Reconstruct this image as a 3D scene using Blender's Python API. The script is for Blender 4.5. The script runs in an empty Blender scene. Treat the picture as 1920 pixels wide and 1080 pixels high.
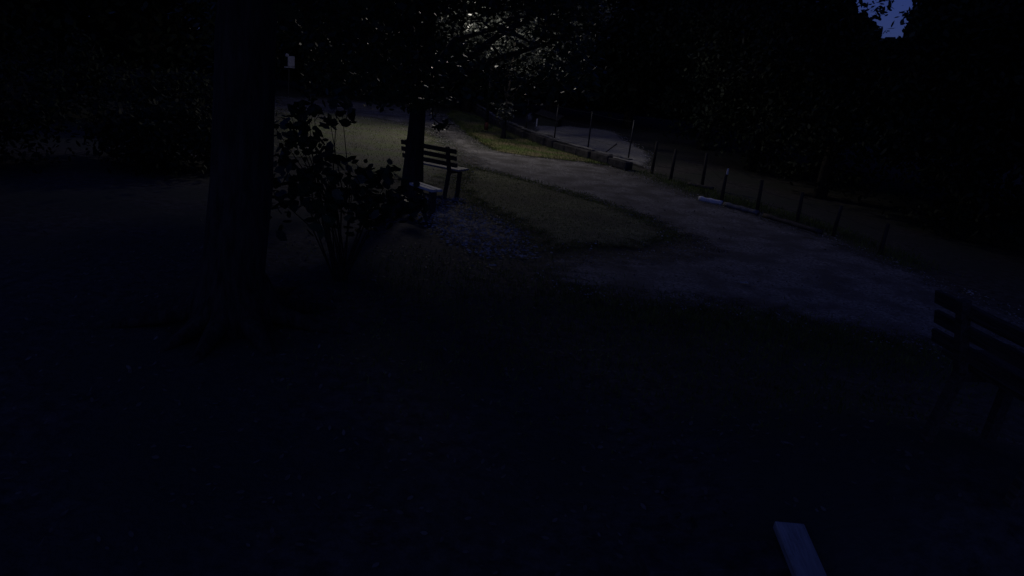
import bpy, bmesh, math, random
import numpy as np
from mathutils import Vector, Matrix, noise
R = math.radians
SC = bpy.context.scene
C = SC.collection
rng = np.random.default_rng(7)
random.seed(7)

# ------------------------------------------------------------------ camera
H = 2.6; F = 1400.0; ROLL = R(6.0); PITCH = math.atan(440/1400)
fwd = Vector((0, math.cos(PITCH), -math.sin(PITCH)))
r0 = Vector((1, 0, 0)); u0 = r0.cross(fwd)
rt = r0*math.cos(ROLL) + u0*math.sin(ROLL)
up = -r0*math.sin(ROLL) + u0*math.cos(ROLL)
cd = bpy.data.cameras.new('camera'); cam = bpy.data.objects.new('camera', cd); C.objects.link(cam)
cd.sensor_width = 36; cd.lens = F/1920*36; cd.clip_start = .05; cd.clip_end = 500
cam.matrix_world = Matrix(((rt.x, up.x, -fwd.x, 0), (rt.y, up.y, -fwd.y, 0), (rt.z, up.z, -fwd.z, H), (0, 0, 0, 1)))
SC.camera = cam
CAM = Vector((0, 0, H))
def ray(px, py):
    return fwd + rt*((px-960)/F) + up*((540-py)/F)
def at(px, py, z=0.0):                 # photo point -> place on the level z
    d = ray(px, py); return CAM + d*((z-H)/d.z)
def atd(px, py, D):                    # photo point -> place at distance D along y
    d = ray(px, py); return CAM + d*(D/d.y)

# ------------------------------------------------------------------ world, moon, exposure
SUN_EL, SUN_ROT = R(40), R(200)
w = bpy.data.worlds.new('World'); SC.world = w; w.use_nodes = True
nt = w.node_tree; nt.nodes.clear()
sky = nt.nodes.new('ShaderNodeTexSky'); sky.sky_type = 'NISHITA'; sky.sun_disc = False
sky.sun_elevation = SUN_EL; sky.sun_rotation = SUN_ROT
mx = nt.nodes.new('ShaderNodeMix'); mx.data_type = 'RGBA'; mx.blend_type = 'MULTIPLY'; mx.inputs[0].default_value = 1
mx.inputs[7].default_value = (.21, .28, .96, 1)
bg = nt.nodes.new('ShaderNodeBackground'); bg.inputs[1].default_value = .02
wo = nt.nodes.new('ShaderNodeOutputWorld')
nt.links.new(sky.outputs[0], mx.inputs[6]); nt.links.new(mx.outputs[2], bg.inputs[0]); nt.links.new(bg.outputs[0], wo.inputs[0])
sl = bpy.data.lights.new('moonlight', 'SUN'); sl.energy = .003; sl.angle = R(10); sl.color = (.6, .7, 1)
so = bpy.data.objects.new('moonlight', sl); C.objects.link(so); so.rotation_euler = (R(35), 0, R(200))
SC.view_settings.view_transform = 'Standard'; SC.view_settings.look = 'None'
SC.view_settings.exposure = 0; SC.view_settings.gamma = 1
LAMP_W = 400.0

# ------------------------------------------------------------------ helpers
def mat(name, c1, c2, scale=8.0, rough=.85, bump=.3, detail=6, c3=None, spec=.3, stretch=None, bscale=None, trans=0):
    m = bpy.data.materials.new(name); m.use_nodes = True
    t = m.node_tree; N = t.nodes; L = t.links; b = N['Principled BSDF']
    b.inputs['Roughness'].default_value = rough; b.inputs['Specular IOR Level'].default_value = spec
    tc = N.new('ShaderNodeTexCoord'); mp = N.new('ShaderNodeMapping'); L.new(tc.outputs['Object'], mp.inputs[0])
    if stretch: mp.inputs['Scale'].default_value = stretch
    n1 = N.new('ShaderNodeTexNoise'); n1.inputs['Scale'].default_value = scale; n1.inputs['Detail'].default_value = detail
    n1.inputs['Roughness'].default_value = .7
    L.new(mp.outputs[0], n1.inputs[0])
    cr = N.new('ShaderNodeValToRGB'); e = cr.color_ramp.elements
    e[0].position = .35; e[0].color = (*c1, 1); e[1].position = .65; e[1].color = (*c2, 1)
    L.new(n1.outputs['Fac'], cr.inputs[0]); out = cr.outputs[0]
    if c3:
        n2 = N.new('ShaderNodeTexNoise'); n2.inputs['Scale'].default_value = scale*.07; n2.inputs['Detail'].default_value = 4
        L.new(mp.outputs[0], n2.inputs[0])
        r2 = N.new('ShaderNodeMapRange'); r2.inputs[1].default_value = .42; r2.inputs[2].default_value = .6
        L.new(n2.outputs['Fac'], r2.inputs[0])
        mm = N.new('ShaderNodeMix'); mm.data_type = 'RGBA'; L.new(r2.outputs[0], mm.inputs[0])
        L.new(out, mm.inputs[6]); mm.inputs[7].default_value = (*c3, 1); out = mm.outputs[2]
    L.new(out, b.inputs['Base Color'])
    if trans:
        td = N.new('ShaderNodeBsdfTranslucent'); L.new(out, td.inputs[0]); ms = N.new('ShaderNodeMixShader')
        ms.inputs[0].default_value = trans; L.new(b.outputs[0], ms.inputs[1]); L.new(td.outputs[0], ms.inputs[2])
        L.new(ms.outputs[0], N['Material Output'].inputs[0])
    if bump:
        n3 = N.new('ShaderNodeTexNoise'); n3.inputs['Scale'].default_value = bscale or scale*2; n3.inputs['Detail'].default_value = 4
        L.new(mp.outputs[0], n3.inputs[0])
        bp = N.new('ShaderNodeBump'); bp.inputs['Strength'].default_value = bump; bp.inputs['Distance'].default_value = .02
        L.new(n3.outputs['Fac'], bp.inputs['Height']); L.new(bp.outputs[0], b.inputs['Normal'])
    return m
M = dict(
    soil=mat('leafy_soil', (.03, .028, .025), (.12, .108, .095), 9, .95, .7, 8, (.06, .065, .05)),
    gravel=mat('path_gravel', (.06, .057, .057), (.36, .345, .34), 24, .9, .8, 8, (.12, .112, .108), bscale=30),
    worn=mat('worn_turf', (.085, .083, .058), (.26, .245, .185), 18, .95, .6, 8, (.17, .19, .10)),
    yard=mat('yard_gravel', (.15, .15, .15), (.42, .41, .4), 20, .95, .6, 6),
    turf2=mat('green_turf', (.05, .075, .02), (.17, .22, .06), 16, .95, .7, 8, (.22, .18, .10)),
    turf=mat('turf', (.05, .055, .03), (.26, .265, .15), 13, .95, .8, 8, (.11, .105, .07)),
    dirt=mat('pale_dirt', (.14, .135, .13), (.56, .54, .53), 22, .95, .7, 8, (.08, .075, .07)),
    blade=mat('grass_blade', (.05, .08, .02), (.17, .22, .06), 3, .8, 0, 2, trans=.25),
    stone=mat('pebble', (.15, .15, .15), (.6, .58, .55), 5, .8, 0, 2),
    litter=mat('dry_leaf', (.04, .03, .025), (.2, .17, .14), 3, .7, 0, 2),
    bark=mat('bark', (.015, .013, .011), (.07, .06, .05), 14, .95, .9, 6, stretch=(1, 1, .2)),
    leafA=mat('leaf_dark', (.015, .03, .012), (.05, .085, .03), 1.7, .38, 0, 3, spec=.5, trans=.12),
    leafB=mat('leaf_glossy', (.04, .048, .042), (.15, .165, .145), 2.3, .42, 0, 3, spec=.5, trans=.12),
    leafC=mat('leaf_wood', (.008, .014, .008), (.022, .035, .015), .9, .7, 0, 3),
    timber=mat('dark_timber', (.035, .028, .022), (.11, .09, .075), 10, .75, .5, 6, stretch=(.3, 4, 4)),
    seat=mat('pale_seat_timber', (.28, .26, .25), (.5, .48, .46), 12, .6, .4, 6, stretch=(.3, 4, 4)),  # far bench's seat slats, paler than its frame
    pale=mat('pale_timber', (.22, .215, .21), (.62, .6, .6), 9, .7, .6, 8, (.3, .29, .28), stretch=(4, .5, 4)),
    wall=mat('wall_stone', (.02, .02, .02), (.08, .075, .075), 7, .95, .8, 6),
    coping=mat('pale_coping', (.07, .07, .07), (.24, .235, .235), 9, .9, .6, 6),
    steel=mat('dull_steel', (.02, .02, .022), (.05, .05, .055), 12, .5, .1, 3),
    rust=mat('red_band_paint', (.07, .02, .015), (.12, .03, .02), 12, .6, .1, 3),
    white=mat('white_paint', (.6, .6, .6), (.8, .8, .8), 6, .6, .1, 3),
    box=mat('pale_grey_metal', (.38, .38, .4), (.55, .55, .56), 6, .5, .1, 3),
    dark=mat('dark_boards', (.02, .025, .022), (.05, .055, .05), 6, .8, .4, 4),
)
gl = bpy.data.materials.new('lamp_glow'); gl.use_nodes = True
b = gl.node_tree.nodes['Principled BSDF']; b.inputs['Emission Color'].default_value = (1, .93, .82, 1); b.inputs['Emission Strength'].default_value = 6
M['glow'] = gl

def tag(o, label=None, cat=None, group=None, kind=None):
    if label: o['label'] = label
    if cat: o['category'] = cat
    if group: o['group'] = group
    if kind: o['kind'] = kind
    return o
def empty(name, loc, rz=0, label=None, cat=None, group=None):
    o = bpy.data.objects.new(name, None); C.objects.link(o); o.location = loc; o.rotation_euler = (0, 0, rz)
    o.empty_display_size = .2
    return tag(o, label, cat, group)
def link(name, me, m, parent=None, smooth=False):
    me.materials.append(m)
    if smooth: me.polygons.foreach_set('use_smooth', [True]*len(me.polygons))
    o = bpy.data.objects.new(name, me); C.objects.link(o)
    if parent: o.parent = parent
    return o
def obj(name, bm, m, parent=None, smooth=False):
    me = bpy.data.meshes.new(name); bm.normal_update(); bm.to_mesh(me); bm.free()
    return link(name, me, m, parent, smooth)
def npobj(name, V, faces_n, m, parent=None):
    """V: (n*faces_n,3) verts, each run of faces_n makes one face"""
    n = len(V)//faces_n
    me = bpy.data.meshes.new(name); me.vertices.add(len(V)); me.vertices.foreach_set('co', np.asarray(V, dtype=np.float32).ravel())
    me.loops.add(len(V)); me.loops.foreach_set('vertex_index', np.arange(len(V), dtype=np.int32))
    me.polygons.add(n); me.polygons.foreach_set('loop_start', np.arange(0, len(V), faces_n, dtype=np.int32))
    me.polygons.foreach_set('loop_total', np.full(n, faces_n, dtype=np.int32))
    me.update(); me.validate()
    return link(name, me, m, parent)
def box(bm, c, s, rot=None, bev=.004, jit=0):
    r = bmesh.ops.create_cube(bm, size=1)['verts']
    T = Matrix.Translation(Vector(c)) @ (rot.to_4x4() if rot else Matrix.Identity(4)) @ Matrix.Diagonal((*s, 1))
    bmesh.ops.transform(bm, matrix=T, verts=r)
    if bev:
        es = list({e for v in r for e in v.link_edges})
        bmesh.ops.bevel(bm, geom=es, offset=bev, segments=1, affect='EDGES')
def tube(bm, pts, rad, seg=8, cap=True, wob=0):
    pts = [Vector(p) for p in pts]; rings = []
    for i, p in enumerate(pts):
        t = (pts[min(i+1, len(pts)-1)] - pts[max(i-1, 0)]).normalized()
        a = t.orthogonal().normalized() if i == 0 else (a - t*a.dot(t)).normalized()
        bb = t.cross(a); r = rad[i] if hasattr(rad, '__len__') else rad
        ring = []
        for k in range(seg):
            th = 2*math.pi*k/seg; rr = r*(1 + wob*noise.noise(Vector((math.cos(th)*1.5, math.sin(th)*1.5, p.z*1.2+p.x))))
            ring.append(bm.verts.new(p + a*math.cos(th)*rr + bb*math.sin(th)*rr))
        rings.append(ring)
    for i in range(len(rings)-1):
        for k in range(seg):
            bm.faces.new((rings[i][k], rings[i][(k+1) % seg], rings[i+1][(k+1) % seg], rings[i+1][k]))
    if cap:
        bm.faces.new(rings[0][::-1]); bm.faces.new(rings[-1])

# leaf clouds --------------------------------------------------------------
GAP = [(1594, -90), (1730, -90), (1724, 14), (1707, 28), (1713, 56), (1690, 82), (1650, 80), (1638, 52), (1620, 36), (1600, 24)]
def proj(P):
    d = P - np.array([0, 0, H]); x = d@np.array(rt); y = d@np.array(up); z = np.maximum(d@np.array(fwd), .01)
    return 960+F*x/z, 540-F*y/z
def in_poly(px, py, poly):
    ins = np.zeros(len(px), bool); n = len(poly)
    for i in range(n):
        x1, y1 = poly[i]; x2, y2 = poly[(i+1) % n]
        if y1 == y2: continue
        c = ((y1 > py) != (y2 > py)) & (px < (x2-x1)*(py-y1)/(y2-y1)+x1); ins ^= c
    return ins
def leaves(P, size, flat=.6, shape=.45, g=rng):
    """leaf-shaped hexagons at points P"""
    n = len(P); nrm = g.normal(size=(n, 3)); nrm[:, 2] += flat*2*np.sign(g.normal(size=n)+1.5)
    nrm /= np.linalg.norm(nrm, axis=1)[:, None]
    a = np.cross(nrm, g.normal(size=(n, 3))); a /= np.linalg.norm(a, axis=1)[:, None]; b = np.cross(nrm, a)
    s = (size*g.uniform(.6, 1.3, n))[:, None]
    prof = [(-.5, 0), (-.22, shape*.42), (.15, shape*.45), (.55, 0), (.15, -shape*.45), (-.22, -shape*.42)]
    V = np.stack([P + a*s*u + b*s*v*1.15 - nrm*s*(.12*abs(v)/shape+.1*u*u) for u, v in prof], 1)
    return V.reshape(-1, 3)
def cloud(center, rad, n, clumps, csize, g=rng, gap=True, keep=None, hollow=.35):
    c = np.array(center); r = np.array(rad)
    d = g.normal(size=(clumps, 3)); d /= np.linalg.norm(d, axis=1)[:, None]
    q = g.uniform(hollow, 1, clumps)**.6
    cc = c + d*r*q[:, None]; cs = csize*g.uniform(.5, 1.5, clumps)
    k = g.integers(0, clumps, n)
    P = cc[k] + g.normal(size=(n, 3))*cs[k][:, None]*np.array([1, 1, .6])
    if keep is not None: P = P[keep(P)]
    if gap:
        x, y = proj(P + g.normal(size=P.shape)*.05)
        P = P[~in_poly(x, y, GAP)]
    return P

# ------------------------------------------------------------------ ground
MC = (2.95, 4.0)
def gz(x, y):
    d = math.hypot(x-MC[0], (y-MC[1]))/2.3
    s = max(0, 1-d); s = s*s*(3-2*s)
    return .62*s
GZ0 = -.004
bm = bmesh.new()
xs = [-160, -60, -30] + [(-15+i*.5) for i in range(71)] + [30, 60, 160]
ys = [-30, -10] + [(-4+i*.5) for i in range(101)] + [70, 110, 220]
gv = [[bm.verts.new((x, y, gz(x, y) + GZ0 + (.018*noise.noise(Vector((x*.9, y*.9, 0)))-.018))) for x in xs] for y in ys]
for j in range(len(ys)-1):
    for i in range(len(xs)-1):
        bm.faces.new((gv[j][i], gv[j][i+1], gv[j+1][i+1], gv[j+1][i]))
tag(obj('ground', bm, M['soil'], None, True), kind='structure')

def sdist(P, poly):
    Q = np.array([at(x, y)[:2] for x, y in poly]); n = len(Q); d = np.full(len(P), 1e9)
    for i in range(n):
        a_, b_ = Q[i], Q[(i+1) % n]; ab = b_-a_; t_ = np.clip(((P-a_)@ab)/max(ab@ab, 1e-9), 0, 1)
        d = np.minimum(d, np.linalg.norm(P-(a_+t_[:, None]*ab), axis=1))
    ins = in_poly(P[:, 0], P[:, 1], [tuple(q) for q in Q]); return np.where(ins, d, -d)
def fray(m, soft):
    """lets the soil show through towards the ragged edge of a ground sheet"""
    t = m.node_tree; N = t.nodes; L = t.links; out = N['Material Output']; src = out.inputs[0].links[0].from_socket
    at_ = N.new('ShaderNodeAttribute'); at_.attribute_name = 'edge'
    tc = N.new('ShaderNodeTexCoord'); n1 = N.new('ShaderNodeTexNoise'); n1.inputs['Scale'].default_value = 3.5; n1.inputs['Detail'].default_value = 9; n1.inputs['Roughness'].default_value = .75
    L.new(tc.outputs['Object'], n1.inputs[0])
    ad = N.new('ShaderNodeMath'); ad.operation = 'MULTIPLY_ADD'; L.new(n1.outputs['Fac'], ad.inputs[0]); ad.inputs[1].default_value = 1.7; ad.inputs[2].default_value = -.85
    a2 = N.new('ShaderNodeMath'); a2.operation = 'ADD'; L.new(at_.outputs['Fac'], a2.inputs[0]); L.new(ad.outputs[0], a2.inputs[1])
    mr = N.new('ShaderNodeMapRange'); mr.inputs[1].default_value = .12; mr.inputs[2].default_value = .12+soft; L.new(a2.outputs[0], mr.inputs[0])
    tr = N.new('ShaderNodeBsdfTransparent'); ms = N.new('ShaderNodeMixShader'); L.new(mr.outputs[0], ms.inputs[0])
    L.new(tr.outputs[0], ms.inputs[1]); L.new(src, ms.inputs[2]); L.new(ms.outputs[0], out.inputs[0])
def sheet(name, px_poly, z, m, rise=0.0, band=.45, step=.14):
    if not m.get('frayed'): fray(m, .55); m['frayed'] = 1
    Q = np.array([at(x, y)[:2] for x, y in px_poly]); lo = Q.min(0)-.4; hi = Q.max(0)+.4
    X = np.arange(lo[0], hi[0], step); Y = np.arange(lo[1], hi[1], step); XX, YY = np.meshgrid(X, Y); P = np.c_[XX.ravel(), YY.ravel()]
    wob = np.array([noise.noise(Vector((x*1.1, y*1.1, 3.7))) for x, y in P])*.22
    sd = sdist(P, px_poly) + wob; e = np.clip(sd/band, -1, 1.2)
    Z = z + rise*np.clip(sd/.5, 0, 1) + np.array([gz(x, y) for x, y in P]); ok = sd > -.1
    nx = len(X); idx = np.full(len(P), -1); faces = []
    for j in range(len(Y)-1):
        for i in range(nx-1):
            q = (j*nx+i, j*nx+i+1, (j+1)*nx+i+1, (j+1)*nx+i)
            if ok[list(q)].any(): faces.append(q)
    used = sorted({k for f in faces for k in f}); mp = {k: n for n, k in enumerate(used)}
    me = bpy.data.meshes.new(name); me.from_pydata([(P[k, 0], P[k, 1], Z[k]) for k in used], [], [tuple(mp[k] for k in f) for f in faces])
    at2 = me.attributes.new('edge', 'FLOAT', 'POINT'); at2.data.foreach_set('value', e[used].astype(np.float32))
    return tag(link(name, me, m, None, True), kind='structure')
PATH = [(500, 180), (620, 186), (760, 196), (842, 216), (878, 250), (925, 280), (1010, 292), (1100, 300), (1180, 320), (1316, 370), (1424, 398),
        (1574, 446), (1764, 522), (2010, 615), (2060, 820), (1740, 662), (1500, 618), (1350, 590), (1180, 580), (990, 530), (1020, 486),
        (1180, 474), (1290, 460), (1215, 425), (1100, 385), (960, 345), (880, 318), (845, 285), (790, 240), (640, 215), (500, 212)]
sheet('path', PATH, .012, M['gravel'], band=1.15)
WORN = [(505, 200), (640, 205), (790, 228), (870, 285), (872, 322), (850, 352), (740, 345), (640, 318), (560, 300), (500, 290)]
sheet('worn_turf', WORN, .004, M['worn'], band=1.1)
VERGE = [(850, 212), (925, 240), (1000, 268), (1080, 292), (1172, 318), (1095, 298), (1010, 288), (930, 277), (885, 250), (845, 222)]
VERGE = [(848, 208), (905, 222), (960, 250), (1040, 278), (1176, 316), (1100, 306), (1010, 296), (925, 284), (872, 250), (838, 216)]
sheet('verge_turf', VERGE, .012, M['turf2'], rise=.03, band=.3)
STRIP = [(868, 308), (950, 328), (1098, 366), (1216, 408), (1296, 452), (1195, 468), (1050, 478), (985, 470), (985, 440), (900, 400), (862, 372), (840, 350)]
sheet('turf_strip', STRIP, .012, M['turf'], rise=.03, band=.7)
DIRT = [(790, 366), (862, 370), (915, 398), (990, 436), (1000, 486), (900, 482), (830, 450), (780, 410)]
sheet('dirt_patch', DIRT, .004, M['dirt'], band=1.2)
FARL = [(1000, 232), (1150, 246), (1225, 290), (1225, 325), (1185, 312), (1100, 284), (1000, 248)]
sheet('gravel_yard', FARL, .014, M['yard'], rise=.05)

def sample(px_poly, n, zz=0.0, g=rng, jit=.06):
    P = np.array([at(x, y)[:2] for x, y in px_poly]); lo = P.min(0); hi = P.max(0); out = []
    while len(out) < n:
        q = g.uniform(lo, hi, (n*3, 2)); q = q[in_poly(q[:, 0], q[:, 1], [tuple(p) for p in P])]
        out += list(q)
    q = np.array(out[:n]) + g.normal(0, jit, (n, 2))
    return np.c_[q, zz + np.array([gz(x, y) for x, y in q])]
def blades(P, h, g=rng, lean=.35):
    n = len(P); th = g.uniform(0, 2*math.pi, n); hh = h*g.uniform(.4, 1.4, n)
    w_ = np.c_[np.cos(th), np.sin(th), np.zeros(n)]*(.006*g.uniform(.7, 1.5, n))[:, None]
    tip = P + np.c_[g.normal(0, lean, n)*hh, g.normal(0, lean, n)*hh, hh]
    return np.stack([P-w_, P+w_, tip], 1).reshape(-1, 3)
G_ = [blades(sample(VERGE, 14000, .01), .07), blades(sample(STRIP, 14000, .03, jit=.12), .03),
      blades(sample(WORN, 7000, 0), .035),
      blades(sample([(1000, 520), (1200, 568), (1400, 592), (1740, 650), (1740, 690), (1400, 630), (1150, 600)], 5000, 0, jit=.35), .06),
      blades(sample([(1180, 316), (1310, 366), (1420, 396), (1570, 442), (1740, 512), (1740, 500), (1570, 428), (1420, 384), (1300, 350)], 4500, 0, jit=.2), .08),
      blades(sample([(870, 312), (950, 330), (1098, 370), (1216, 412), (1290, 452), (1270, 455), (1190, 425), (1080, 385), (940, 345)], 3500, .01, jit=.15), .035),
      blades(sample([(700, 480), (1000, 500), (1180, 565), (1740, 650), (1700, 800), (1300, 760), (700, 700)], 9000, -.01, jit=.5), .045)]
tag(npobj('grass', np.concatenate(G_), 3, M['blade']), 'short rough grass beside the gravel path', kind='stuff').pop('label', None)

def pebbles(P, s, g=rng):
    out = []
    n = len(P); s = (s*g.uniform(.4, 1.5, n))[:, None]; th = g.uniform(0, 2*math.pi, n)
    a = np.c_[np.cos(th), np.sin(th), np.zeros(n)]*s; b2 = np.c_[-np.sin(th), np.cos(th), np.zeros(n)]*s*.7; u = np.array([0, 0, 1])*s*.5
    v = [P+a, P+b2, P-a, P-b2]; top = P+u+a*.2
    tris = []
    for i in range(4): tris += [v[i], v[(i+1) % 4], top]
    return np.stack(tris, 1).reshape(-1, 3)
PB = [pebbles(sample(PATH, 16000, .006), .014), pebbles(sample(DIRT, 1500, .004), .024), pebbles(sample(STRIP, 260, .035), .02),
      pebbles(sample(WORN, 900, .004), .016), pebbles(sample(FARL, 1500, .05), .02)]
tag(npobj('pebbles', np.concatenate(PB), 3, M['stone']), kind='stuff')
LP = np.concatenate([sample(DIRT, 700, .02), sample(STRIP, 260, .04), sample(WORN, 500, .015), sample(PATH, 1300, .02),
                     sample([(300, 420), (900, 470), (1700, 660), (1900, 900), (1400, 1100), (0, 1100), (0, 500)], 3500, .0, jit=.4)])
tag(npobj('leaf_litter', leaves(LP, .042, flat=1.6), 6, M['litter']), kind='stuff')

# ------------------------------------------------------------------ benches
def bench(name, loc, rz, L, label, post_in=.17, scale=1.0, seat='seat'):
    """origin at ground under the back post line; +x along bench, +y = the way it faces"""
    t = empty(name, loc, rz, label, 'bench', 'slatted timber benches'); t.scale = (scale,)*3
    tilt = R(12)
    rot = Matrix.Rotation(-tilt, 3, 'X').inverted()
    rot = Matrix.Rotation(tilt, 3, 'X')
    for k, z in enumerate((.80, .675, .55)):
        bm = bmesh.new(); box(bm, (random.uniform(-.01, .01), -.035-(z-.45)*math.tan(tilt)+.10, z), (L, .03, .085), rot)
        obj('back_slat', bm, M['timber'], t)
    for k, y in enumerate((.17, .285, .40)):
        bm = bmesh.new(); box(bm, (random.uniform(-.012, .012), y, .445), (L, .095, .035))
        obj('seat_slat', bm, M[seat], t)
    for s in (-1, 1):
        x = s*(L/2-post_in)
        bm = bmesh.new()
        top = Vector((x, -.035-(.86-.45)*math.tan(tilt)+.06, .86)); kn = Vector((x, .05, .42)); ft = Vector((x, -.04, -.03))
        for a, b2 in ((ft, kn), (kn, top)):
            d = b2-a; q = Vector((0, 0, 1)).rotation_difference(d.normalized()).to_matrix()
            box(bm, (a+b2)/2, (.06, .06, d.length+.02), q)
        obj('rear_leg', bm, M['timber'], t)
        bm = bmesh.new(); box(bm, (x, .39, .18), (.06, .07, .42), Matrix.Rotation(R(-4), 3, 'X')); obj('front_leg', bm, M['timber'], t)
        bm = bmesh.new(); box(bm, (x, .24, .40), (.058, .34, .055)); obj('seat_rail', bm, M['timber'], t)
    return t
# far bench: back-right post foot near (836,352)
pr = at(852, 356); pl = at(748, 345)
pr = atd(858, 268, 13.5); pl = atd(754, 251, 14.1)
ang = math.atan2(pr.y-pl.y, pr.x-pl.x); Lb = math.hypot(pr.x-pl.x, pr.y-pl.y)
print('FARBENCH', pr, pl, Lb, math.degrees(ang))
mid = (pr+pl)/2
bench('park_bench', (mid.x, mid.y, 0), ang, Lb, 'slatted timber bench by the gravel path, seen from behind past the dark tree trunk', scale=1)
p0 = atd(1764, 543, 4.45); dv = ray(1891, 603); p1 = CAM + dv*((p0.z-H)/dv.z)
print('NEARBENCH', p0, p1)
d = (p1-p0); d.z = 0; dn = d.normalized(); Ln = 1.25
midn = Vector((p0.x, p0.y, 0)) + dn*Ln/2
zt = (p0.z+p1.z)/2-.845
bench('park_bench', (midn.x, midn.y, zt), math.atan2(dn.y, dn.x), Ln, 'dark slatted bench back close to the camera at the right edge', post_in=.28, seat='timber')

# low backless bench in the shade in front of the trunk
t = empty('low_stool', (0, 0, 0), 0, 'low backless stool topped with two pale planks, in front of the bench tree', 'stool')
e1 = at(819, 356, .40); e0 = at(783, 344, .40)
dd = (e1-e0); dd.z = 0; dd.normalize(); 
cl = e1 - dd*.3; cl.z = 0
t.location = cl; t.rotation_euler = (0, 0, math.atan2(dd.y, dd.x))
for y in (-.06, .06):
    bm = bmesh.new(); box(bm, (0, y, .385), (.62, .10, .04)); obj('seat_plank', bm, M['white'], t)
for x in (-.2, .2):
    bm = bmesh.new(); box(bm, (x, 0, .18), (.06, .12, .38)); obj('leg', bm, M['timber'], t)

# pale board bottom right
def on_bank(px, py, off):
    z = 0
    for _ in range(30):
        p = at(px, py, z+off); z = gz(p.x, p.y)
    return p
a = on_bank(1478, 985, .05); b_ = on_bank(1530, 1110, .05); d = (b_-a).normalized()
t = bmesh.new(); Lp = 1.5
box(t, (0, -Lp/2, 0), (.165, Lp, .05), bev=.006)
o = obj('plank', t, M['pale']); tag(o, 'pale bluish weathered plank on the ground at the bottom edge right of centre', 'plank')
o.location = a; o.rotation_euler = (0, 0, 0); o.rotation_mode = 'QUATERNION'; o.rotation_quaternion = Vector((0, -1, 0)).rotation_difference(d)
t = bmesh.new(); box(t, (-.2, 0, 0), (.9, .22, .06)); q = on_bank(1452, 1030, 0)
s_ = obj('stone_block', t, M['wall']); tag(s_, 'dark flat stone slab beside the upper end of the pale plank', 'stone'); s_.location = (q.x-.12, q.y-.1, q.z+.0); s_.rotation_euler = (0, 0, R(12))

# ------------------------------------------------------------------ low wall, kerb logs, fences
wallpts = [at(890, 208), at(925, 234), at(975, 256), at(1040, 280), at(1110, 300), at(1180, 319)]
wt = empty('low_stone_wall', wallpts[0], 0, 'low dark stone wall with pale coping along the grass verge', 'wall')
for i in range(len(wallpts)-1):
    a, b2 = wallpts[i], wallpts[i+1]; d = b2-a; L = d.length; rz = Matrix.Rotation(math.atan2(d.y, d.x), 3, 'Z')
    hgt = .30-.015*i
    bm = bmesh.new()
    nst = int(L/.55)
    for k in range(nst):
        c = a.lerp(b2, (k+.5)/nst)-wallpts[0]
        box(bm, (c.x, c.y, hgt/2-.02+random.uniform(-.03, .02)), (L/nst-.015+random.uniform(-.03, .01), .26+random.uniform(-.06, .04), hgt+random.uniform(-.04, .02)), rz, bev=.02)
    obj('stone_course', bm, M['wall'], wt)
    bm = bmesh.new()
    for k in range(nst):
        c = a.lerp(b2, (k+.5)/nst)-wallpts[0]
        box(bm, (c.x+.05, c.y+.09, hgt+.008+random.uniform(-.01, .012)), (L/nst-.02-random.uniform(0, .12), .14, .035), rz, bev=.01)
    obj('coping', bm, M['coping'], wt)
kl = [((1290, 345), (1338, 354), .04, 'timber', 'thin dark kerb log lying farther back by the fence', 0),
      ((1311, 372), (1354, 381), .05, 'white', 'short pale kerb log with a bright end at the path edge', 0),
      ((1358, 383), (1421, 400), .05, 'coping', 'longer grey kerb log ending at a fence post', 0),
      ((1432, 404), (1540, 436), .045, 'timber', 'dark kerb log running right along the path edge', 0)]
for (a, b2, r, m, lab, _) in kl:
    a = at(*a, r); b2 = at(*b2, r); bm = bmesh.new(); n = 8
    tube(bm, [(a.lerp(b2, i/n)-a)+Vector((0, 0, .006*math.sin(i*2.1))) for i in range(n+1)], [r*(1+.1*math.sin(i*1.7)) for i in range(n+1)], 10, wob=.25)
    o = obj('kerb_log', bm, M[m], None, True); o.location = a; tag(o, lab, 'log', 'logs edging the path')

def fence(name, bases, lean, h, rad, mpost, label, wires, mesh=False):
    P = [at(x, y) for x, y in bases]; t = empty(name, P[0], 0, label, 'fence')
    tops = []
    for i, p in enumerate(P):
        hh = h[i] if hasattr(h, '__len__') else h; bm = bmesh.new(); q = p-P[0]
        tp = Vector((random.uniform(-.03, .03), random.uniform(-.03, .03), hh))
        tube(bm, [q+Vector((0, 0, -.1)), q+tp*.5+Vector((0, 0, 0)), q+tp], [rad*1.08, rad, rad*.92], 8, wob=.15 if rad > .04 else 0)
        obj('post', bm, mpost, t, True); tops.append((q, tp))
    for f in wires:
        bm = bmesh.new()
        for i in range(len(P)-1):
            a = tops[i][0]+tops[i][1]*f; b2 = tops[i+1][0]+tops[i+1][1]*f
            tube(bm, [a, (a+b2)/2+Vector((0, 0, -.02)), b2], .004, 4)
        obj('wire', bm, M['steel'], t)
    return t, P, tops
ft, P, tops = fence('wire_fence', [(958, 232), (986, 246), (1039, 263), (1102, 281), (1177, 303)], 0, 1.15, .022, M['steel'],
      'thin metal post and wire fence behind the low stone wall', (.3, .62, .95))
bm = bmesh.new(); a = at(1130, 290, .05)-P[0]; b2 = atd(1156, 270, 19.6)-P[0]; tube(bm, [a, b2], .018, 6); obj('brace', bm, M['steel'], ft)
ft2, P2, tops2 = fence('wooden_post_fence', [(1222, 324), (1257, 337), (1316, 350), (1352, 378), (1419, 398), (1494, 418), (1562, 440), (1650, 474)], 0,
      [.8, .75, .8, .62, .66, .6, .55, .5], .038, M['bark'], 'row of rough dark wooden fence posts along the right side of the path', (.35, .7))
bm = bmesh.new(); q = tops2[3][0]+tops2[3][1]; tube(bm, [q+Vector((.01, -.04, -.02)), q+Vector((.012, -.045, .10))], [.022, .018], 8); obj('white_tip', bm, M['white'], ft2)

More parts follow.
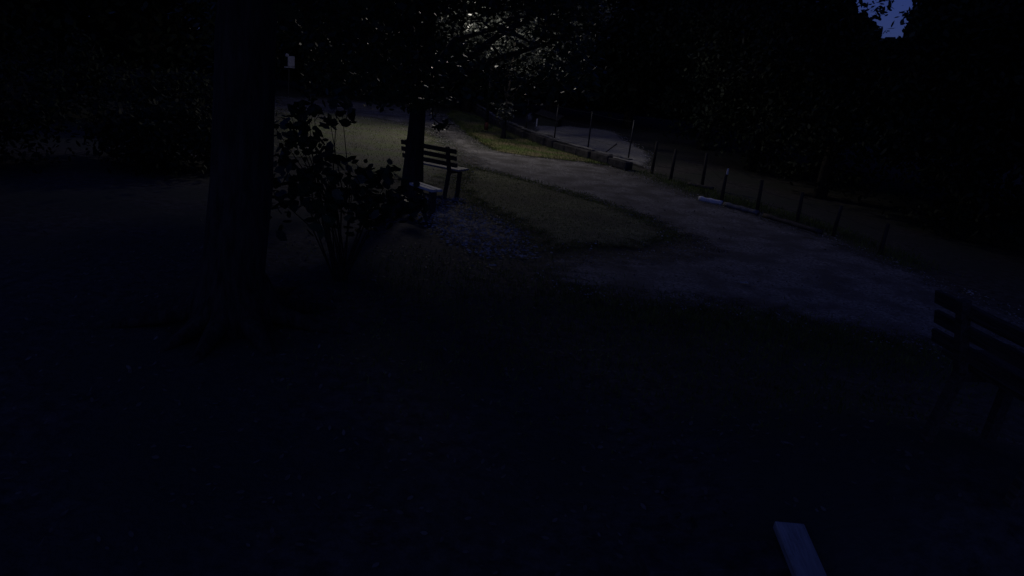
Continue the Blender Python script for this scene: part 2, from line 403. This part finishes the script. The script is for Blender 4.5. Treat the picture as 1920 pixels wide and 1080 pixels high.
# ------------------------------------------------------------------ street lamp
lb = at(911, 246)
t = empty('street_lamp', lb, 0, 'slim park lamp post with a reddish base, rising into the leaves beside the low wall', 'street lamp')
LH = 5.5; HX, HY = -.2, -3.3      # head hangs out over the path on an arm
bm = bmesh.new(); tube(bm, [(0, 0, .3), (0, 0, 2), (0, 0, LH+.2)], [.055, .05, .04], 12); obj('pole', bm, M['steel'], t, True)
bm = bmesh.new(); tube(bm, [(0, 0, -.02), (0, 0, .3)], [.075, .06], 12); obj('base', bm, M['rust'], t, True)
bm = bmesh.new(); tube(bm, [(0, 0, LH-.1), (HX*.25, HY*.25, LH+.3), (HX*.7, HY*.7, LH+.36), (HX, HY, LH+.2)], .03, 8); obj('arm', bm, M['steel'], t, True)
bm = bmesh.new(); tube(bm, [(HX, HY, LH-.1), (HX, HY, LH+.02), (HX, HY, LH+.12), (HX, HY, LH+.22)], [.24, .23, .19, .05], 20, cap=False); obj('lamp_shade', bm, M['steel'], t, True)
bm = bmesh.new(); tube(bm, [(HX, HY, LH-.08), (HX, HY, LH-.04)], [.17, .2], 16); obj('diffuser', bm, M['glow'], t, True)
ld = bpy.data.lights.new('lamp_light', 'SPOT'); ld.energy = LAMP_W; ld.color = (1, .93, .83); ld.spot_size = R(170); ld.spot_blend = .45; ld.shadow_soft_size = .3
lo = bpy.data.objects.new('lamp_light', ld); C.objects.link(lo); lo.parent = t; lo.location = (HX, HY, LH-.14)

# pale box on a thin pole, far left
q = at(541, 182)
t = empty('utility_box', q, R(14), 'pale grey box on a thin post, far left behind the leaves', 'box')
bm = bmesh.new(); tube(bm, [(0, 0, -.02), (0, 0, 1.2)], .03, 8); obj('post', bm, M['steel'], t)
bm = bmesh.new(); box(bm, (.09, 0, 1.38), (.26, .2, .40), bev=.015); obj('cabinet', bm, M['box'], t)
bm = bmesh.new(); box(bm, (.03, 0, 1.15), (.40, .24, .03)); obj('shelf', bm, M['box'], t)
bm = bmesh.new(); box(bm, (-.07, 0, 1.60), (.13, .1, .12), Matrix.Rotation(R(15), 3, 'Y'), bev=.02); obj('lamp_bracket', bm, M['box'], t)

# low hut behind the fence
q = at(1024, 239)
t = empty('low_hut', q, R(-14), 'low dark hut with a pale sloping roof and a white corner post, behind the fence', 'hut'); t.scale = (.78, .9, .8)
bm = bmesh.new(); box(bm, (.05, .4, .25), (1.0, .8, .5)); obj('wall', bm, M['dark'], t)
bm = bmesh.new(); box(bm, (.02, .38, .57), (1.2, 1.0, .05), Matrix.Rotation(R(9), 3, 'Y') @ Matrix.Rotation(R(8), 3, 'X')); obj('roof', bm, M['wall'], t)
bm = bmesh.new(); box(bm, (-.48, -.04, .18), (.055, .055, .36)); obj('corner_post', bm, M['white'], t)
q = at(993, 226)
bm = bmesh.new()
tube(bm, [(0, 0, -.05), (.0, 0, .12), (.02, 0, .24), (.04, 0, .32)], [.17, .16, .1, .03], 9, wob=.4)
o = obj('boulder', bm, M['coping'], None, True); o.location = q; tag(o, 'small pale rounded boulder left of the low hut', 'boulder')

# ------------------------------------------------------------------ trees
def trunk_mesh(base, pts, rad, limbs, seg=14):
    bm = bmesh.new(); tube(bm, [Vector(p)-Vector(base) for p in pts], rad, seg, wob=.22)
    for (s, e, r) in limbs:
        s = Vector(s)-Vector(base); e = Vector(e)-Vector(base); m1 = s.lerp(e, .5)+Vector((random.uniform(-.3, .3), random.uniform(-.3, .3), random.uniform(0, .4)))
        tube(bm, [s, s.lerp(m1, .5), m1, e], [r, r*.8, r*.6, r*.25], 7)
        for _ in range(3):
            b0 = m1.lerp(e, random.random()); e2 = b0+Vector((random.uniform(-1, 1), random.uniform(-1, 1), random.uniform(-.4, .8)))*.9
            tube(bm, [b0, (b0+e2)/2+Vector((0, 0, .08)), e2], [r*.35, r*.25, r*.08], 5)
    return bm
# big trunk, left foreground
bA = at(438, 600); 
t = empty('large_tree', bA, 0, 'large dark tree with a thick trunk on the left, its crown stretched over the foreground for shade', 'tree')
topA = atd(462, 60, bA.y+.1)
mA = bA.lerp(topA, .5)
limbsA = [(topA+Vector((0, 0, .3)), topA+Vector(v), .13) for v in ((-3, 1, 2.5), (2.5, -2, 2.6), (1, 3, 2.2), (-2, -3, 2.6), (3.2, 1, 2.4), (0, -4, 3.2))]
trA = obj('trunk', trunk_mesh(bA, [bA+Vector((0, 0, -.1)), bA+Vector((0, 0, .15)), bA.lerp(topA, .2), mA, topA, topA+Vector((.2, 0, 2)), topA+Vector((.3, 0, 4.5))],
     [.42, .34, .285, .26, .25, .2, .08], limbsA, 18), M['bark'], t, True)
g = np.random.default_rng(11)
def keepA(P):
    x, y = proj(P)
    low = P[:, 2] > 2.9+.35*np.sin(P[:, 0]*1.3)
    vis = (P[:, 1] > 1.0) & (x > 1120) & (y > -300)
    vis |= (x > 515) & (x < 575) & (y > 85) & (y < 200)
    return low & ~vis & (np.linalg.norm(P-np.array([0, 0, H]), axis=1) > 1.6)
PA = cloud((-3.6, 3.2, 6.0), (8.0, 7.5, 3.0), 20000, 420, .5, g, keep=keepA)  # crown spread out of view, over the camera, to shade the foreground
npobj('crown', leaves(PA - np.array(bA), .17, g=g), 6, M['leafA'], t)

bm = bmesh.new()
for k in range(9):
    a = k*.7+random.uniform(-.2, .2); L_ = random.uniform(.5, .95); c_, s_2 = math.cos(a), math.sin(a)
    tube(bm, [(c_*.2, s_2*.2, .32), (c_*.36, s_2*.36, .10), (c_*(.36+L_*.5), s_2*(.36+L_*.5), .015), (c_*(.36+L_), s_2*(.36+L_), -.06)], [.13, .10, .06, .02], 8, wob=.3)
obj('roots', bm, M['bark'], t, True)
# bench tree (middle)
bB = atd(773, 352, 13.0); bB.z = 0
t = empty('bench_tree', bB, 0, 'dark tree with a straight trunk directly in front of the far bench', 'tree')
tB = atd(784, 200, 13.05)
print('TREE B', bB, tB)
limbsB = [(tB+Vector((0, 0, .2)), tB+Vector(v), .09) for v in ((-2.4, .5, 1.6), (2.2, 1, 1.3), (1.2, 3, 1.5), (-1.3, 2.6, 1.8), (.6, -2, 2.2), (2.8, 2.5, 2.4))]
obj('trunk', trunk_mesh(bB, [bB+Vector((0, 0, -.1)), bB+Vector((0, 0, .12)), bB.lerp(tB, .45), tB, tB+Vector((.1, 0, 1.2)), tB+Vector((.2, .1, 3.5))],
     [.27, .20, .165, .125, .11, .04], limbsB, 16), M['bark'], t, True)
g = np.random.default_rng(12)
def keepB(P):
    x, y = proj(P)
    edge = 196 + 8*np.sin(x/37.) + 6*np.sin(x/11.) + g.normal(0, 5, len(x))
    edge = np.where(x < 700, edge-(700-x)*.06, edge)
    opening = ((x > 850) & (x < 1015) & (y > 20) & (y < 185) & (g.random(len(x)) < .62)) | ((x > 760) & (x <= 850) & (y > 40) & (y < 185) & (g.random(len(x)) < .35)) | ((x > 524) & (x < 566) & (y > 92) & (y < 195))
    opening |= (P[:, 1] > 13.0) & (P[:, 2] < 4.2) & (P[:, 0] > -2.6)
    return (y < edge) & (P[:, 2] > 1.3) & (P[:, 0] < .9) & ~opening
MB_ = M['leafA']
PB_ = cloud((-1.4, 12.6, 3.6), (4.3, 3.8, 2.4), 60000, 420, .36, g, keep=keepB, hollow=.15)
npobj('crown', leaves(PB_ - np.array(bB), .098, g=g), 6, MB_, t)
# low hanging twig with a rounded leaf clump
bm = bmesh.new(); tw = atd(818, 170, 13.3); t1 = atd(812, 222, 13.3); t2 = atd(824, 232, 13.3); t3 = atd(852, 234, 13.2); t4 = atd(806, 226, 13.3)
for pts, r in (([tw, atd(810, 205, 13.3), t1, t2], .011), ([t1, t2, t3], .009), ([tw, atd(822, 210, 13.3), t4], .007)):
    tube(bm, [p-bB for p in pts], r, 6)
lbch = obj('low_branch', bm, M['bark'], t)
cc = np.array(atd(825, 237, 13.3)); P_ = cc + g.normal(size=(160, 3))*np.array([.055, .055, .035]); P_ = P_[P_[:, 2] < cc[2]+.04]
P_ = np.concatenate([P_, np.array(atd(836, 228, 13.3))+g.normal(size=(22, 3))*.03, np.array(atd(812, 214, 13.3))+g.normal(size=(18, 3))*np.array([.04, .04, .08])])
npobj('leaf_clump', leaves(P_ - np.array(bB), .07, g=g), 6, M['leafA'], lbch)

# thin young tree beside the wall
bC = at(943, 262)
t = empty('young_tree', bC, 0, 'thin young tree with a leafy lower clump, standing on the verge by the wall', 'tree')
tC = atd(950, 195, bC.y)
obj('trunk', trunk_mesh(bC, [bC+Vector((0, 0, -.05)), bC.lerp(tC, .15), bC.lerp(tC, .5), tC, tC+Vector((.1, 0, 2.2))], [.11, .075, .06, .05, .02], [(tC, tC+Vector((.8, .3, 1)), .03), (tC, tC+Vector((-.6, .2, 1.2)), .03)], 10), M['bark'], t, True)
g = np.random.default_rng(13)
PC = np.concatenate([np.array(atd(947, 213, bC.y)) + g.normal(size=(420, 3))*np.array([.11, .12, .12]), cloud((bC.x+.2, bC.y+.3, 3.7), (2.7, 1.8, 1.9), 12500, 120, .24, g)])
npobj('crown', leaves(PC - np.array(bC), .09, g=g), 6, M['leafB'], t)

# leafy shrub silhouetted in front of the clearing
g = np.random.default_rng(14)
bS = at(640, 520); 
t = empty('leafy_shrub', bS, 0, 'large-leaved shrub silhouetted beside the thick left trunk', 'shrub')
clumps = [(515, 238, 7.2, .05, 16), (528, 300, 7.2, .09, 30), (545, 215, 7.4, .05, 16), (578, 205, 7.4, .07, 34), (590, 222, 7.5, .07, 26), (560, 240, 7.3, .05, 22), (618, 224, 7.5, .035, 12), (642, 215, 7.6, .055, 34), (632, 192, 7.6, .06, 18),
          (548, 262, 7.3, .07, 30), (575, 262, 7.3, .07, 34), (600, 290, 7.4, .1, 50), (630, 320, 7.5, .12, 70), (560, 330, 7.4, .13, 60), (660, 345, 7.6, .12, 70),
          (700, 335, 7.7, .09, 50), (735, 325, 7.8, .08, 46), (600, 360, 7.4, .14, 80), (700, 380, 7.6, .13, 80), (760, 365, 7.8, .08, 36), (520, 370, 7.2, .13, 60), (690, 395, 7.4, .12, 90), (770, 395, 7.6, .09, 50), (600, 400, 7.2, .13, 70)]
bm = bmesh.new(); Ps = []
for (x, y, D, s, n) in clumps:
    n = int(n*(.62 if y < 350 else .95))
    c = atd(x, y, D); Ps.append(np.array(c)+g.normal(size=(n, 3))*np.array([s, s*1.5, s*.7])*1.1)
    m1 = (bS+c)/2+Vector((random.uniform(-.1, .1), random.uniform(-.1, .1), .15))
    tube(bm, [Vector((0, 0, -.03))+Vector((random.uniform(-.08, .08), random.uniform(-.08, .08), 0)), (m1-bS), c-bS], [.011, .007, .003], 5)
obj('stems', bm, M['bark'], t)
npobj('foliage', leaves(np.concatenate(Ps)-np.array(bS), .115, shape=.62, g=g), 6, M['leafA'], t)

# background trees -----------------------------------------------------------
def proto_crown(seed, n, rad, zc, size, clumps):
    g = np.random.default_rng(seed)
    P = cloud((0, 0, zc), rad, n, clumps, .42, g, gap=False, hollow=.1)
    return P[P[:, 2] > .25]
def bg_tree(x, y, s, seed, label, low=0.6, rad=(2.6, 2.6, 4.2), n=16000, size=.24, name='woodland_tree'):
    g = np.random.default_rng(seed)
    t = empty(name, (x, y, 0), 0, label, 'tree', 'trees of the dark wood behind the path')
    zc = low+rad[2]*s
    P = cloud((x, y, zc), tuple(np.array(rad)*s), n, 130, .5*s, g, hollow=.1); P = P[P[:, 2] > low*.5]
    P = P - np.array([x, y, 0]); npobj('crown', leaves(P, size*s, g=g, flat=.2), 6, M['leafC'], t)
    bm = bmesh.new(); tube(bm, [(0, 0, -.1), (.05, 0, 1.2), (.1, .05, min(zc*.8, 3.0)), (.1, 0, min(zc, 3.6))], [.2*s, .16*s, .11*s, .03], 9, wob=.2)
    for k in range(5):
        if s > 1.15 and x > 8: break
        a = k*1.3; e = Vector((math.cos(a)*1.6, math.sin(a)*1.6, zc*.8+k*.1)); z0 = 1.4+k*.4
        tube(bm, [(.05, 0, z0), ((e.x)/2, e.y/2, (z0+e.z)/2+.2), e], [.07*s, .05*s, .015], 6)
    obj('trunk', bm, M['bark'], t, True)
    if 'right of the patch of sky' in label:      # loose outer twigs against the sky
        sp = []; bm = bmesh.new()
        for (px, py, r_, k) in [(1636, 14, .10, 26), (1650, 22, .06, 12), (1668, 8, .04, 6), (1604, 8, .16, 34), (1625, 34, .10, 20), (1706, 20, .12, 30), (1708, 46, .10, 22), (1696, 62, .10, 18), (1650, 70, .10, 14), (1664, 2, .05, 6), (1572, -6, .12, 16)]:
            c = atd(px, py, 13.0); sp.append(np.array(c)+g.normal(size=(k, 3))*r_)
            tube(bm, [Vector((1.0, -.3, c.z+.1))*1.0, (c-Vector((x, y, 0)))+Vector((.02, .3, .35)), c-Vector((x, y, 0))], [.012, .008, .004], 4) if px > 1690 else None
        npobj('loose_leaves', leaves(np.concatenate(sp)-np.array([x, y, 0]), .11, g=g), 6, M['leafA'], t); bm.free()
rows = [
 (-21, 17, 1.1, 'dark bushy tree at the far left edge'),
 (-16, 20, 1.2, 'dark tree left of the thick trunk, second from the left edge'),
 (-13, 26, 1.2, 'dark tree behind the thick left trunk'),
 (-10.2, 34.5, 1.3, 'dark tree just left of the pale grey box on its post'),
 (-6.2, 33.5, 1.3, 'dark tree behind the clearing, right of the pale grey box'),
 (-2.8, 33, 1.2, 'dark tree at the back behind the bench tree trunk'),
 (.8, 34, 1.2, 'dark tree at the back behind the lamp post'),
 (4.2, 33, 1.1, 'dark tree behind the low hut'),
 (6.2, 27, 1.1, 'dark tree right of the low hut'),
 (6.6, 22.2, .9, 'dark tree behind the thin metal posts'),
 (7.2, 18.2, .85, 'dark low tree behind the wooden posts and short pale log'),
 (9.0, 23.5, 1.2, 'taller dark tree set back behind the wooden posts'),
 (8.6, 14.6, .85, 'dark tree behind the longer grey kerb log'),
 (12.5, 18.5, 1.2, 'dark tree left of the patch of sky'),
 (10.2, 11.2, .85, 'dark tree at the right behind the near bench'),
 (14.6, 13.5, 1.2, 'dark tree right of the patch of sky'),
 (11.5, 8.0, .9, 'dark tree at the right edge'),
]
for i, (x, y, s, lab) in enumerate(rows):
    near = y < 28 and x > 4
    bg_tree(x, y, s, 100+i, lab, low=.5 if y > 24 else .1, n=34000 if near else 16000, size=.15 if near else .24)
g = np.random.default_rng(77)
n = 60000; th = np.r_[g.uniform(R(20), R(160), n)]; rr = g.uniform(42, 52, n)
P = np.c_[np.cos(th)*rr, np.sin(th)*rr, g.uniform(0, 15, n)**1.0*(1+.15*np.sin(th*23))*(.9+.1*np.sin(th*57))]
x, y = proj(P); P = P[~in_poly(x, y, GAP)]
tag(npobj('far_wood', leaves(P, .75, flat=.1, shape=.8, g=g), 6, M['leafC']), 'dark mass of distant woodland', kind='stuff').pop('label', None)

# undergrowth added left of the thick trunk to block lamplight there
for i, (x, y, r, h, lab) in enumerate([
 (-6.6, 13.6, 1.2, 1.3, 'added dark rounded bush just left of the thick trunk'), (-9.2, 12.0, 1.5, 1.7, 'added dark bush second to the left of the thick trunk'),
 (-8.2, 17.8, 1.3, 1.6, 'added dark bush farther back behind the thick trunk'), (-12, 13.5, 1.7, 2.2, 'added tall dark bush midway to the left edge'),
 (-11.5, 18.5, 1.6, 2.2, 'added dark bush in the second row left of the thick trunk'), (-8.6, 8.6, 1.3, 1.5, 'added dark bush nearer the camera at the left edge'), (-15, 16, 1.8, 2.4, 'added dark bush at the far left under the trees')]):
    g = np.random.default_rng(300+i); t = empty('shade_bush', (x, y, 0), 0, lab, 'bush', 'bushes added at the left to block lamplight')
    P = cloud((0, 0, h*.4), (r*1.15, r, h*.45), 5200, 60, .25, g, gap=False, hollow=.1); P = P[P[:, 2] > .0]
    npobj('foliage', leaves(P, .12, g=g), 6, M['leafC'], t)
    bm = bmesh.new()
    for k in range(6):
        a = k*1.05; tube(bm, [(0, 0, -.03), (math.cos(a)*r*.3, math.sin(a)*r*.3, h*.4), (math.cos(a)*r*.6, math.sin(a)*r*.6, h*.8)], [.03, .02, .006], 5)
    obj('stems', bm, M['bark'], t)

for (px, py, lab, sz) in [(1396, 531, 'small white scrap lying on the path right of centre', .055), (924, 498, 'faint pale scrap on the dark soil below the dirt patch', .05), (617, 0, '', 0)]:
    if not lab: continue
    p = at(px, py, .03); bm = bmesh.new()
    v = [bm.verts.new((c[0]*sz, c[1]*sz, c[2]*sz)) for c in [(-1, -.4, 0), (.1, -.6, .25), (1, -.1, 0), (.6, .6, .35), (-.3, .5, .1), (-1, .3, .3)]]
    bm.faces.new(v[:4]); bm.faces.new((v[0], v[3], v[4], v[5]))
    r = bmesh.ops.solidify(bm, geom=bm.faces[:], thickness=.002)
    o = obj('paper_scrap', bm, M['white']); o.location = p; tag(o, lab, 'scrap', 'paper scraps')
